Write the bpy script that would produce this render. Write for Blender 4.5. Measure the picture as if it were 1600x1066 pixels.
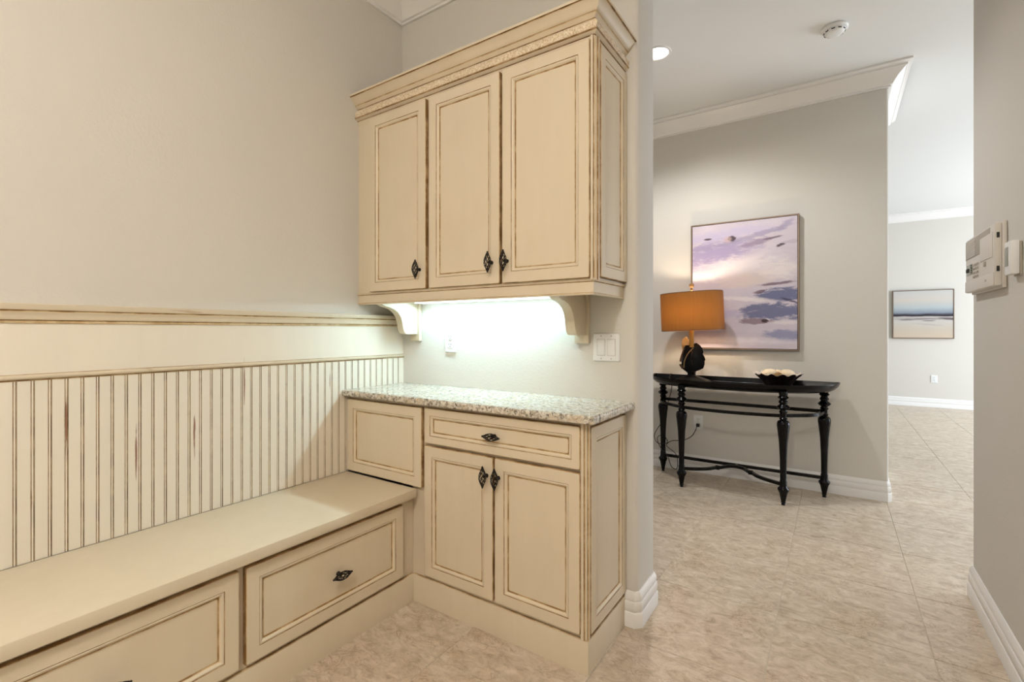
import bpy, bmesh, math, random
from mathutils import Vector, Matrix
random.seed(7)
for o in list(bpy.data.objects): bpy.data.objects.remove(o)
scene = bpy.context.scene
COL = scene.collection
PI = math.pi
def lin(c):
    return tuple(((v/255)/12.92 if v/255 <= .04045 else ((v/255+.055)/1.055)**2.4) for v in c)

# ------------------------------------------------------------------ camera
F_PX, YAW, HORIZON, EYE = 750.69, .5911, 516.49, 1.22
cam = bpy.data.cameras.new('camera'); camo = bpy.data.objects.new('camera', cam); COL.objects.link(camo)
cam.sensor_width = 36; cam.lens = 36*F_PX/1600
cam.shift_y = -(533-HORIZON)/1600
cam.clip_start = .02
camo.location = (0, 0, EYE); camo.rotation_euler = (PI/2, 0, YAW)
scene.camera = camo

# ------------------------------------------------------------------ world, lights, exposure
w = bpy.data.worlds.new('world'); scene.world = w; w.use_nodes = True
bg = w.node_tree.nodes['Background']
bg.inputs[0].default_value = (.75, .86, 1, 1); bg.inputs[1].default_value = 1.0
vs = scene.view_settings
vs.view_transform = 'Standard'; vs.look = 'None'; vs.gamma = 1; vs.use_curve_mapping = False
vs.exposure = 0.2
def area_light(name, loc, size, power, col, direction):
    l = bpy.data.lights.new(name, 'AREA'); l.shape = 'RECTANGLE'; l.size, l.size_y = size
    l.energy = power; l.color = col
    o = bpy.data.objects.new(name, l); COL.objects.link(o); o.location = loc
    o.rotation_euler = Vector(direction).to_track_quat('-Z', 'Y').to_euler()
    return o
# daylight entering by the glazed doors of the great room, to the right of the picture
area_light('window_right_offscreen', (5.15, 7.4, 1.35), (4.2, 2.3), 320, (.78, .88, 1), (-1, 0, 0))

# ------------------------------------------------------------------ geometry helpers
class MB:
    def __init__(s): s.v = []; s.f = []; s.m = []
    def add(s, vs, fs, m=0):
        b = len(s.v); s.v += [tuple(p) for p in vs]
        for i, f in enumerate(fs):
            s.f.append(tuple(b+k for k in f)); s.m.append(m[i] if isinstance(m, (list, tuple)) else m)
    def box(s, x0, x1, y0, y1, z0, z1, m=0):
        s.add([(x0,y0,z0),(x1,y0,z0),(x1,y1,z0),(x0,y1,z0),(x0,y0,z1),(x1,y0,z1),(x1,y1,z1),(x0,y1,z1)],
              [(0,3,2,1),(4,5,6,7),(0,1,5,4),(1,2,6,5),(2,3,7,6),(3,0,4,7)], m)
    def prism(s, poly, z0, z1, m=0, axis='z'):
        n = len(poly)
        def P(a, b, c):
            return {'z': (a, b, c), 'x': (c, a, b), 'y': (a, c, b)}[axis]
        vs = [P(a, b, z0) for a, b in poly]+[P(a, b, z1) for a, b in poly]
        fs = [tuple(range(n))[::-1], tuple(range(n, 2*n))]+[(i, (i+1) % n, (i+1) % n+n, i+n) for i in range(n)]
        s.add(vs, fs, m)
    def lathe(s, prof, n=20, m=0, o=(0, 0, 0), sx=1, sy=1, cap=True, mfun=None):
        vs = []
        for r, z in prof:
            for k in range(n):
                a = 2*PI*k/n; vs.append((o[0]+r*sx*math.cos(a), o[1]+r*sy*math.sin(a), o[2]+z))
        fs = []
        for i in range(len(prof)-1):
            for k in range(n):
                fs.append((i*n+k, i*n+(k+1) % n, (i+1)*n+(k+1) % n, (i+1)*n+k))
        if cap:
            fs.append(tuple(range(n))[::-1]); fs.append(tuple((len(prof)-1)*n+k for k in range(n)))
        s.add(vs, fs, m)
    def tube(s, pts, r, n=8, m=0):
        pts = [Vector(p) for p in pts]; N = len(pts)
        rr = r if isinstance(r, (list, tuple)) else [r]*N
        up = None; vs = []
        for i, p in enumerate(pts):
            t = (pts[min(i+1, N-1)]-pts[max(i-1, 0)]).normalized()
            if up is None:
                up = Vector((0, 0, 1)) if abs(t.z) < .9 else Vector((1, 0, 0))
            a = (up-t*up.dot(t)).normalized(); b = t.cross(a); up = a
            for k in range(n):
                an = 2*PI*k/n; vs.append(p+(a*math.cos(an)+b*math.sin(an))*rr[i])
        fs = [(i*n+k, i*n+(k+1) % n, (i+1)*n+(k+1) % n, (i+1)*n+k) for i in range(N-1) for k in range(n)]
        fs += [tuple(range(n))[::-1], tuple((N-1)*n+k for k in range(n))]
        s.add(vs, fs, m)
    def sweep(s, prof, path, m=0, caps=True):
        """prof: list of (out, z) open profile; path: list of (x, y); out is to the right of travel.
        m: one slot or one slot for each profile segment"""
        path = [Vector(p) for p in path]; N = len(path); n = len(prof); vs = []
        for i, p in enumerate(path):
            d0 = (path[i]-path[i-1]).normalized() if i > 0 else None
            d1 = (path[i+1]-path[i]).normalized() if i < N-1 else None
            n0 = Vector((d0.y, -d0.x)) if d0 else None; n1 = Vector((d1.y, -d1.x)) if d1 else None
            if n0 and n1:
                k = (n0+n1); k = k/(k.length_squared)*2
            else: k = n0 or n1
            for o_, z in prof: vs.append((p.x+k.x*o_, p.y+k.y*o_, z))
        fs = []; ms = []
        for i in range(N-1):
            for j in range(n-1):
                fs.append((i*n+j, i*n+j+1, (i+1)*n+j+1, (i+1)*n+j)); ms.append(m[j] if isinstance(m, (list, tuple)) else m)
        if caps:
            fs += [tuple(range(n))[::-1], tuple((N-1)*n+k for k in range(n))]; ms += [ms[0], ms[0]]
        s.add(vs, fs, ms)
    def build(s, name, mats, parent=None, loc=None, rz=0, smooth=35, bevel=0):
        me = bpy.data.meshes.new(name); me.from_pydata(s.v, [], s.f)
        if not isinstance(mats, (list, tuple)): mats = [mats]
        for a in mats: me.materials.append(a)
        me.polygons.foreach_set('material_index', s.m)
        bm = bmesh.new(); bm.from_mesh(me); bmesh.ops.recalc_face_normals(bm, faces=bm.faces)
        if bevel:
            ed = [e for e in bm.edges if len(e.link_faces) == 2 and e.calc_face_angle(0) > .6]
            bmesh.ops.bevel(bm, geom=ed, offset=bevel, segments=2, affect='EDGES', clamp_overlap=True, profile=.6)
        bm.to_mesh(me); bm.free(); me.update()
        if smooth:
            me.shade_smooth(); me.set_sharp_from_angle(angle=math.radians(smooth))
        o = bpy.data.objects.new(name, me); COL.objects.link(o)
        if parent is not None: o.parent = parent
        if loc is not None: o.location = loc
        if rz: o.rotation_euler.z = rz
        return o
def tag(o, label=None, cat=None, group=None, kind=None):
    if label: o['label'] = label
    if cat: o['category'] = cat
    if group: o['group'] = group
    if kind: o['kind'] = kind
    return o
def thing(name, label, cat, loc=(0, 0, 0), rz=0, group=None):
    o = bpy.data.objects.new(name, None); COL.objects.link(o); o.location = loc; o.rotation_euler.z = rz
    o.empty_display_size = .05
    return tag(o, label, cat, group)
def copy_mesh_object(o, parent, loc=None, rot=None):
    c = o.copy(); COL.objects.link(c); c.parent = parent
    if loc is not None: c.location = loc
    if rot is not None: c.rotation_euler = rot
    return c
def rounded(poly_r, seg=5):
    """polygon with (x, y, radius) corners -> point list"""
    out = []; n = len(poly_r)
    for i, (x, y, r) in enumerate(poly_r):
        if r == 0: out.append((x, y)); continue
        p = Vector((x, y)); a = (Vector(poly_r[i-1][:2])-p).normalized(); b = (Vector(poly_r[(i+1) % n][:2])-p).normalized()
        half = a.angle(b)/2; t = r/math.tan(half); c = p+(a+b).normalized()*(r/math.sin(half))
        s0 = p+a*t-c; s1 = p+b*t-c
        a0 = math.atan2(s0.y, s0.x); da = (math.atan2(s1.y, s1.x)-a0+PI) % (2*PI)-PI
        for k in range(seg+1):
            an = a0+da*k/seg; out.append((c.x+r*math.cos(an), c.y+r*math.sin(an)))
    return out
def catmull(pts, n=8):
    P = [Vector(p) for p in pts]; P = [P[0]*2-P[1]]+P+[P[-1]*2-P[-2]]; out = []
    for i in range(1, len(P)-2):
        for k in range(n):
            t = k/n; a, b, c, d = P[i-1:i+3]
            out.append(.5*((2*b)+(c-a)*t+(2*a-5*b+4*c-d)*t*t+(3*b-a-3*c+d)*t**3))
    out.append(P[-2]); return out

# ------------------------------------------------------------------ materials
class NT:
    def __init__(s, name):
        s.mat = bpy.data.materials.new(name); s.mat.use_nodes = True; s.t = s.mat.node_tree
        s.b = s.t.nodes['Principled BSDF']
    def n(s, typ, **kw):
        nd = s.t.nodes.new(typ)
        for k, v in kw.items():
            if k.startswith('i_'):
                key = k[2:]; key = int(key) if key.isdigit() else key
                if isinstance(v, bpy.types.NodeSocket): s.t.links.new(v, nd.inputs[key])
                else: nd.inputs[key].default_value = v
            else: setattr(nd, k, v)
        return nd
    def link(s, a, b): s.t.links.new(a, b)
    def math(s, op, a, b=0., c=0., clamp=False):
        nd = s.n('ShaderNodeMath', operation=op, use_clamp=clamp)
        for i, v in enumerate((a, b, c)):
            if isinstance(v, bpy.types.NodeSocket): s.link(v, nd.inputs[i])
            else: nd.inputs[i].default_value = v
        return nd.outputs[0]
    def mix(s, fac, a, b, blend='MIX'):
        nd = s.n('ShaderNodeMix', data_type='RGBA', blend_type=blend)
        for k, v in ((0, fac), (6, a), (7, b)):
            if isinstance(v, bpy.types.NodeSocket): s.link(v, nd.inputs[k])
            else: nd.inputs[k].default_value = (*v, 1) if isinstance(v, tuple) and len(v) == 3 else v
        return nd.outputs[2]
    def ramp(s, fac, stops, interp='LINEAR'):
        nd = s.n('ShaderNodeValToRGB'); cr = nd.color_ramp; cr.interpolation = interp
        while len(cr.elements) < len(stops): cr.elements.new(.5)
        for e, (p, c) in zip(cr.elements, stops): e.position = p; e.color = (*c, 1) if len(c) == 3 else c
        s.link(fac, nd.inputs[0]); return nd.outputs[0]
    def noise(s, vec, scale, detail=4, rough=.55, dist=0, out=0):
        nd = s.n('ShaderNodeTexNoise', i_Scale=scale, i_Detail=detail, i_Roughness=rough, i_Distortion=dist)
        if vec is not None: s.link(vec, nd.inputs['Vector'])
        return nd.outputs[out]
    def pos(s): return s.n('ShaderNodeNewGeometry').outputs['Position']
    def obj(s): return s.n('ShaderNodeTexCoord').outputs['Object']
    def gen(s): return s.n('ShaderNodeTexCoord').outputs['Generated']
    def scale(s, vec, sc, off=(0, 0, 0)):
        nd = s.n('ShaderNodeMapping'); s.link(vec, nd.inputs[0]); nd.inputs['Scale'].default_value = sc; nd.inputs['Location'].default_value = off
        return nd.outputs[0]
    def smooth(s, v, a, b):
        nd = s.n('ShaderNodeMapRange', interpolation_type='SMOOTHSTEP'); s.link(v, nd.inputs[0])
        nd.inputs[1].default_value = a; nd.inputs[2].default_value = b; return nd.outputs[0]
    def bump(s, h, strength, dist=.002):
        nd = s.n('ShaderNodeBump', i_Strength=strength, i_Distance=dist); s.link(h, nd.inputs['Height'])
        s.link(nd.outputs[0], s.b.inputs['Normal'])
    def set(s, col=None, rough=.5, spec=.5, metal=0, coat=0):
        if isinstance(col, bpy.types.NodeSocket): s.link(col, s.b.inputs['Base Color'])
        elif col is not None: s.b.inputs['Base Color'].default_value = (*col, 1)
        if isinstance(rough, bpy.types.NodeSocket): s.link(rough, s.b.inputs['Roughness'])
        else: s.b.inputs['Roughness'].default_value = rough
        s.b.inputs['Specular IOR Level'].default_value = spec; s.b.inputs['Metallic'].default_value = metal
        s.b.inputs['Coat Weight'].default_value = coat
        return s.mat
def plain(name, c, rough=.5, spec=.5, metal=0, coat=0, var=.03, sc=6):
    t = NT(name); c = lin(c); n = t.noise(t.obj(), sc, 3)
    col = t.mix(n, tuple(v*(1-var) for v in c), tuple(min(1, v*(1+var)) for v in c))
    return t.set(col, rough, spec, metal, coat)
def paint(name, c, bump=.25, sc=170, rough=.7):
    t = NT(name); p = t.pos(); c = lin(c)
    n = t.noise(p, .9, 2); col = t.mix(n, tuple(v*.98 for v in c), tuple(v*1.02 for v in c))
    if bump: t.bump(t.noise(p, sc, 2, .5), bump, .0015)
    return t.set(col, rough, .3)
M = {}
M['wall'] = paint('greige_wall_paint', (210, 205, 196), .45, 95)
M['ceil'] = paint('white_ceiling_paint', (226, 226, 224), .15, 90, .85)
M['trim'] = plain('white_trim_enamel', (232, 229, 225), .35, .4, var=.01)
M['white'] = plain('white_plastic', (228, 228, 226), .35, .4, var=.01)
M['offwhite'] = plain('aged_white_plastic', (212, 206, 197), .45, .4, var=.02)
M['greyplastic'] = plain('grey_plastic', (168, 160, 148), .5, .4, var=.04)
M['slot'] = plain('dark_slot', (30, 28, 26), .6)
M['screen'] = plain('lcd_grey', (140, 142, 128), .25, .5)
def cream(name, c, wear=0.0):
    t = NT(name); p = t.pos(); c = lin(c)
    n = t.noise(t.scale(p, (22, 22, 3)), 1.0, 5, .6)
    n2 = t.noise(p, 3.2, 3)
    col = t.mix(n, tuple(a*b for a, b in zip(c, (.955, .945, .925))), tuple(a*b for a, b in zip(c, (1.03, 1.03, 1.03))))
    col = t.mix(t.math('MULTIPLY', t.smooth(n2, .5, .75), .35), col, tuple(a*b for a, b in zip(c, (.9, .86, .77))))
    if wear:
        s = t.noise(t.scale(p, (9, 9, 60)), 1.0, 4, .6)
        col = t.mix(t.math('MULTIPLY', t.smooth(s, .62, .72), wear), col, lin((150, 98, 62)))
    t.bump(t.noise(t.scale(p, (60, 60, 8)), 1, 3), .06, .001)
    return t.set(col, .38, .4)
M['cream'] = cream('cream_glazed_paint', (215, 201, 177))
M['creamw'] = cream('cream_glazed_paint_worn', (208, 194, 170), .35)
def glaze(name, c0, c1, a, b):
    t = NT(name); p = t.pos()
    n = t.noise(t.scale(p, (14, 14, 14)), 1.0, 5, .65)
    return t.set(t.mix(t.smooth(n, a, b), lin(c0), lin(c1)), .5, .3)
M['glaze'] = glaze('brown_glaze', (128, 94, 54), (186, 156, 114), .38, .66)
M['glazesoft'] = glaze('thin_brown_glaze', (184, 154, 110), (210, 188, 152), .36, .62)
M['glazedark'] = glaze('dark_brown_glaze', (78, 46, 20), (128, 88, 46), .38, .7)
# beadboard paint: cream with a few rubbed-through brown patches along the beads
def bead_mat():
    t = NT('cream_beadboard_paint'); p = t.pos(); c = lin((228, 219, 203))
    n = t.noise(t.scale(p, (22, 22, 2)), 1, 5, .6)
    col = t.mix(n, tuple(v*.95 for v in c), tuple(v*1.03 for v in c))
    sep = t.n('ShaderNodeSeparateXYZ', i_0=p); tot = None
    nn = t.noise(t.scale(p, (90, 90, 14)), 1, 4, .7)
    for y, z, ry, rz in ((.481, .92, .006, .11), (.665, .79, .004, .12), (.85, .82, .005, .09), (1.038, 1.0, .004, .11),
                         (1.303, .86, .004, .1), (1.445, .98, .003, .06), (1.61, .8, .003, .08), (1.76, .72, .003, .07), (.40, .70, .003, .05)):
        a = t.math('DIVIDE', t.math('SUBTRACT', sep.outputs[1], y), ry); b = t.math('DIVIDE', t.math('SUBTRACT', sep.outputs[2], z), rz)
        d = t.math('SQRT', t.math('ADD', t.math('MULTIPLY', a, a), t.math('MULTIPLY', b, b)))
        d = t.math('ADD', d, t.math('MULTIPLY', t.math('SUBTRACT', nn, .5), 1.6))
        k = t.math('SUBTRACT', 1, t.smooth(d, .35, 1.05)); tot = k if tot is None else t.math('MAXIMUM', tot, k)
    col = t.mix(t.math('MULTIPLY', tot, .85), col, lin((126, 70, 38)))
    return t.set(col, .4, .4)
M['bead'] = bead_mat()
def granite():
    t = NT('speckled_granite'); p = t.pos()
    n = t.noise(p, 26, 4, .6, .5); n2 = t.noise(p, 75, 4, .7, .6); n3 = t.noise(t.scale(p, (1, 1, 1), (5, 2, 7)), 48, 5, .7, .8)
    col = t.ramp(n2, [(.34, lin((84, 78, 72))), (.44, lin((168, 158, 142))), (.53, lin((208, 200, 186))), (.70, lin((228, 222, 212)))])
    col = t.mix(t.math('MULTIPLY', t.smooth(n, .5, .66), .6), col, lin((198, 176, 142)))
    col = t.mix(t.smooth(n3, .59, .65), col, lin((58, 46, 40)))
    col = t.mix(t.smooth(t.noise(t.scale(p, (1, 1, 1), (1, 9, 3)), 60, 4, .7, .5), .66, .71), col, lin((120, 74, 46)))
    return t.set(col, .12, .5)
M['granite'] = granite()
def tile_mat():
    t = NT('travertine_look_tile'); p = t.pos()
    r = t.n('ShaderNodeObjectInfo').outputs['Random']
    off = t.n('ShaderNodeCombineXYZ', i_0=t.math('MULTIPLY', r, 17.), i_1=t.math('MULTIPLY', r, 31.), i_2=0.)
    v = t.n('ShaderNodeVectorMath', operation='ADD', i_0=p, i_1=off.outputs[0]).outputs[0]
    vs_ = t.scale(v, (1.0, 1.45, 1))
    a = t.noise(vs_, 13, 8, .72, .9)
    b = t.noise(vs_, 3.2, 5, .6, 1.2)
    f = t.noise(t.scale(v, (26, 70, 1)), 1, 5, .65, .5)
    col = t.ramp(a, [(.30, lin((160, 141, 119))), (.44, lin((192, 175, 153))), (.57, lin((208, 193, 173))), (.72, lin((220, 208, 192)))])
    # thin wandering veins, in patches
    ve = t.math('ABSOLUTE', t.math('SUBTRACT', t.noise(vs_, 9.0, 8, .66, 1.6), .5))
    vein = t.math('MULTIPLY', t.math('SUBTRACT', 1, t.smooth(ve, .0, .03)), t.smooth(b, .45, .62))
    col = t.mix(t.math('MULTIPLY', vein, .65), col, lin((136, 112, 90)))
    col = t.mix(t.math('MULTIPLY', t.smooth(b, .5, .72), .28), col, lin((192, 166, 136)))
    col = t.mix(t.math('MULTIPLY', t.smooth(f, .5, .72), .4), col, lin((150, 131, 112)))
    t.bump(a, .05, .002)
    return t.set(col, .34, .4)
M['tile'] = tile_mat()
M['grout'] = plain('grout', (200, 188, 170), .8, .2, var=.08, sc=30)
M['black'] = plain('black_lacquer', (5, 4, 4), .22, .2, var=.2)
M['bronze'] = plain('black_bronze', (26, 20, 18), .38, .5, .4, var=.3, sc=60)
M['darkwood'] = plain('near_black_resin', (6, 5, 4), .4, .14, var=.3)
M['brownresin'] = plain('rubbed_brown_resin', (98, 62, 34), .4, .5, var=.35, sc=30)
M['tanresin'] = plain('rubbed_tan_resin', (150, 116, 72), .5, .4, var=.3, sc=40)
M['brass'] = plain('antique_brass', (168, 124, 62), .35, .5, .7, var=.1)
M['bowl'] = plain('dark_brown_bowl_glaze', (20, 13, 12), .3, .35, var=.3)
M['bowlrim'] = plain('pale_bowl_rim', (214, 200, 186), .5, .4, var=.1, sc=40)
M['shell'] = plain('sea_shell', (232, 212, 180), .55, .4, var=.14, sc=40)
M['shellbrown'] = plain('brown_shell', (128, 98, 52), .55, .4, var=.3, sc=60)
M['frame'] = plain('champagne_frame', (150, 128, 108), .35, .5, .3, var=.05)
M['framedark'] = plain('dark_frame_edge', (74, 54, 46), .4, .5, .2, var=.05)
M['cord'] = plain('black_cord', (16, 14, 14), .5)
def shade_mat():
    t = NT('amber_silk_shade'); g = t.obj()
    st = t.noise(t.scale(g, (260, 260, 6)), 1, 3, .6)
    col = t.mix(st, lin((112, 78, 40)), lin((140, 100, 54)))
    t.set(col, .6, .2)
    tr = t.n('ShaderNodeBsdfTranslucent'); t.link(t.mix(st, lin((176, 96, 16)), lin((200, 122, 28))), tr.inputs[0])
    mx = t.n('ShaderNodeMixShader', i_0=.05); t.link(t.b.outputs[0], mx.inputs[1]); t.link(tr.outputs[0], mx.inputs[2])
    t.link(mx.outputs[0], t.t.nodes['Material Output'].inputs[0]); return t.mat
M['shade'] = shade_mat()
def emit(name, c, s):
    t = NT(name); t.set((.8, .8, .8), .5); t.b.inputs['Emission Color'].default_value = (*c, 1); t.b.inputs['Emission Strength'].default_value = s
    return t.mat
M['led'] = emit('led_diffuser', (.72, .93, 1), 5.)
M['can'] = emit('lit_lamp_lens', (1, .97, .92), 14.)
M['bulb'] = emit('lit_bulb', (1, .78, .5), 12.)
M['fixture'] = emit('lit_opal_diffuser', (1, .935, .85), 74.)
t = NT('clear_glass'); t.set((1, 1, 1), .02); t.b.inputs['Transmission Weight'].default_value = 1; t.b.inputs['IOR'].default_value = 1.1; M['glass'] = t.mat
def blobs(t, g, col, items, ns=9, amt=.55):
    """paint strokes: (s, t, rs, rt, angle, soft, colour, opacity) in canvas coordinates, t measured from the top"""
    sep = t.n('ShaderNodeSeparateXYZ', i_0=g); X = sep.outputs[0]; Y = t.math('SUBTRACT', 1., sep.outputs[2])
    nz = t.math('SUBTRACT', t.noise(t.scale(g, (ns*.7, 1, ns*2.2)), 1, 6, .68, .6), .5)
    nf = t.math('SUBTRACT', t.noise(t.scale(g, (ns*1.2, 1, ns*9)), 1, 4, .7), .5)
    nz = t.math('ADD', nz, t.math('MULTIPLY', nf, .6))
    for (s, v, rs, rt, an, soft, c, op) in items:
        dx = t.math('SUBTRACT', X, s); dy = t.math('SUBTRACT', Y, v)
        ca, sa = math.cos(an), math.sin(an)
        u = t.math('ADD', t.math('MULTIPLY', dx, ca/rs), t.math('MULTIPLY', dy, sa/rs))
        q = t.math('ADD', t.math('MULTIPLY', dx, -sa/rt), t.math('MULTIPLY', dy, ca/rt))
        d = t.math('SQRT', t.math('ADD', t.math('MULTIPLY', u, u), t.math('MULTIPLY', q, q)))
        d = t.math('ADD', d, t.math('MULTIPLY', nz, amt*2.4))
        k = t.math('MULTIPLY', t.math('SUBTRACT', 1, t.smooth(d, 1-soft, 1+soft*.4)), op)
        col = t.mix(k, col, lin(c))
    return col, nf
def art_big():
    t = NT('lilac_abstract_painting'); g = t.gen()
    base = t.mix(t.noise(t.scale(g, (3, 1, 9)), 1, 5, .6), lin((190, 178, 190)), lin((212, 201, 208)))
    L, W, B, D = (148, 136, 176), (226, 216, 216), (98, 102, 136), (58, 40, 46)
    items = [(.25, .26, .42, .15, -.12, .5, L, .8), (.30, .09, .6, .05, -.05, .6, (188, 178, 206), .7), (.55, .13, .5, .022, -.16, .5, (156, 146, 172), .75),
             (.88, .07, .12, .03, -.5, .6, (160, 150, 176), .8), (.16, .115, .05, .009, 0, .4, D, .9), (.40, .125, .045, .022, 0, .3, D, .9), (.36, .13, .04, .03, 0, .5, (196, 168, 164), .6),
             (.62, .175, .15, .028, -.14, .5, (150, 134, 156), .9), (.78, .15, .09, .009, -.12, .4, (104, 84, 98), .8), (.85, .21, .05, .013, -.2, .4, (70, 54, 66), .9),
             (.97, .19, .1, .015, 0, .6, (176, 160, 176), .6), (.45, .36, .5, .1, -.08, .7, W, .8), (.12, .42, .2, .05, 0, .7, W, .8), (.55, .46, .3, .07, -.05, .8, (214, 196, 188), .9),
             (.86, .40, .2, .07, 0, .8, (230, 218, 214), .8), (.87, .585, .24, .055, -.05, .35, B, .95), (.83, .50, .2, .012, -.06, .5, (110, 86, 100), .85), (.66, .56, .06, .014, -.2, .5, (104, 78, 88), .8),
             (.55, .615, .3, .02, .08, .6, W, .8), (.78, .715, .34, .065, 0, .35, B, .92), (.38, .73, .14, .04, 0, .7, (182, 174, 198), .8), (.94, .635, .1, .01, .3, .4, (66, 60, 92), .8),
             (.62, .79, .16, .026, 0, .35, (138, 118, 128), .95), (.715, .785, .035, .016, 0, .3, D, .95), (.9, .8, .14, .02, 0, .7, W, .6), (.88, .895, .22, .042, .03, .4, (140, 140, 170), .9),
             (.42, .88, .36, .03, .12, .8, (190, 180, 190), .5), (.45, .94, .5, .03, 0, .8, (230, 222, 226), .6)]
    col, nf = blobs(t, g, base, items, 9, .8)
    t.bump(nf, .25, .003); return t.set(col, .45, .35)
def art_sea():
    t = NT('seascape_painting'); g = t.gen()
    sep = t.n('ShaderNodeSeparateXYZ', i_0=g)
    y = t.math('ADD', t.math('SUBTRACT', 1., sep.outputs[2]), t.math('MULTIPLY', t.math('SUBTRACT', t.noise(t.scale(g, (2, 1, 7)), 1, 5), .5), .06))
    col = t.ramp(y, [(0, lin((190, 188, 184))), (.2, lin((196, 188, 178))), (.36, lin((172, 180, 182))), (.47, lin((128, 136, 148))), (.505, lin((70, 66, 76))), (.52, lin((30, 26, 34))), (.535, lin((40, 36, 44))),
                     (.555, lin((180, 172, 168))), (.66, lin((192, 186, 178))), (.8, lin((192, 180, 164))), (1, lin((198, 180, 158)))])
    col, nf = blobs(t, g, col, [(.5, .60, .5, .02, 0, .7, (96, 86, 92), .7), (.95, .6, .2, .03, .1, .6, (92, 80, 84), .9), (.25, .62, .16, .015, 0, .6, (120, 108, 112), .7), (.6, .64, .12, .012, 0, .6, (88, 80, 86), .8), (.6, .72, .3, .02, .1, .7, (176, 168, 166), .8)], 6, .5)
    return t.set(col, .5, .3)
M['art_big'] = art_big(); M['art_sea'] = art_sea()

# ------------------------------------------------------------------ the shell
CEIL, XW, YW, XR, YF, XF = 3.08, -2.048, 1.926, .528, 4.335, .32
COLX, COLY = -.672, 2.15
def struct(name, mb, m, parent=None, **kw):
    o = mb.build(name, m, parent, **kw)
    if parent is None: o['kind'] = 'structure'
    return o
mb = MB(); mb.box(-5.2, 5.4, -2.8, 10.2, -.12, -.0025); floor = struct('floor', mb, M['grout'], smooth=0)
# tiles
T, G0X, G0Y, GR = .5115, -.716, 1.331, .0035
fw = Vector((-math.sin(YAW), math.cos(YAW))); rt = Vector((math.cos(YAW), math.sin(YAW)))
def seen(cx, cy):
    best = False
    for dx in (-.3, .3):
        for dy in (-.3, .3):
            p = Vector((cx+dx, cy+dy)); d = p.dot(fw)
            if d < .9: continue
            u = 800+F_PX*p.dot(rt)/d; v = HORIZON+F_PX*EYE/d
            if -150 < u < 1750 and v < 1300: best = True
    return best
tm = MB()
h = (T-GR)/2
tm.add([(-h, -h, -.006), (h, -h, -.006), (h, h, -.006), (-h, h, -.006), (-h, -h, -.0008), (h, -h, -.0008), (h, h, -.0008), (-h, h, -.0008),
        (-h+.0015, -h+.0015, 0), (h-.0015, -h+.0015, 0), (h-.0015, h-.0015, 0), (-h+.0015, h-.0015, 0)],
       [(0, 1, 5, 4), (1, 2, 6, 5), (2, 3, 7, 6), (3, 0, 4, 7), (4, 5, 9, 8), (5, 6, 10, 9), (6, 7, 11, 10), (7, 4, 8, 11), (8, 9, 10, 11)])
tile0 = None; rest = MB()
for i in range(-9, 13):
    for j in range(-9, 18):
        cx, cy = G0X+T*(i+.5), G0Y+T*(j+.5)
        if not (-5.2 < cx < 5.4 and -2.8 < cy < 10.2): continue
        inside = (cy < 3.3 and cx < .8) or (2.0 < cy < 4.6) or (cy >= 4.3 and cx > .0)
        covered = (cx < -1.85 and cy < 1.9) or (cx < -.95 and 1.6 < cy < 2.1)
        if seen(cx, cy) and inside and not covered and cx > -2.4:
            if tile0 is None: tile0 = tm.build('tile', M['tile'], floor, (cx, cy, 0), smooth=0)
            else: copy_mesh_object(tile0, floor, (cx, cy, 0))
        elif inside:
            rest.add([(a+cx, b+cy, c) for a, b, c in tm.v], tm.f)
tag(rest.build('tile', M['tile'], floor, smooth=0), kind='stuff')
# walls
mb = MB(); mb.box(-2.2, XW, -2.75, YW+.01, 0, CEIL); struct('wall_left', mb, M['wall'], smooth=0)
mb = MB(); mb.prism(rounded([(-5.0, YW, 0), (COLX, YW, .022), (COLX, COLY, .022), (-5.0, COLY, 0)]), 0, CEIL); struct('wall_back', mb, M['wall'])
mb = MB(); mb.prism(rounded([(XR, -2.75, 0), (.70, -2.75, 0), (.70, 2.86, 0), (5.3, 2.86, 0), (5.3, 3.02, 0), (XR, 3.02, .022)]), 0, CEIL); struct('wall_right', mb, M['wall'])
mb = MB(); mb.box(-2.2, .7, -2.75, -2.6, 0, CEIL); struct('wall_rear', mb, M['wall'], smooth=0)
mb = MB(); mb.box(COLX-.005, XR+.01, YW+.002, COLY-.002, 2.72, CEIL); struct('wall_header', mb, M['wall'], smooth=0)
mb = MB(); mb.prism(rounded([(-5.0, YF, 0), (XF, YF, .018), (XF, 5.40, .018), (-5.0, 5.40, 0)]), 0, CEIL+.1); struct('wall_hall', mb, M['wall'])
mb = MB(); mb.box(-3.0, 5.3, 10.05, 10.2, 0, CEIL+.1); struct('wall_far', mb, M['wall'], smooth=0)
mb = MB(); mb.box(-3.15, -3.0, 5.3, 10.2, 0, CEIL+.1); struct('wall_great_room_left', mb, M['wall'], smooth=0)
mb = MB()
mb.box(5.2, 5.3, 2.86, 5.2, 0, CEIL+.1); mb.box(5.2, 5.3, 9.6, 10.2, 0, CEIL+.1); mb.box(5.2, 5.3, 5.2, 9.6, 2.6, CEIL+.1)
struct('wall_great_room_right', mb, M['wall'], smooth=0)
mb = MB()
mb.box(-5.1, -5.0, YW, 2.6, 0, CEIL); mb.box(-5.1, -5.0, 3.88, YF, 0, CEIL); mb.box(-5.1, -5.0, 2.6, 3.88, 2.4, CEIL)
struct('wall_hall_end', mb, M['wall'], smooth=0)
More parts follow.
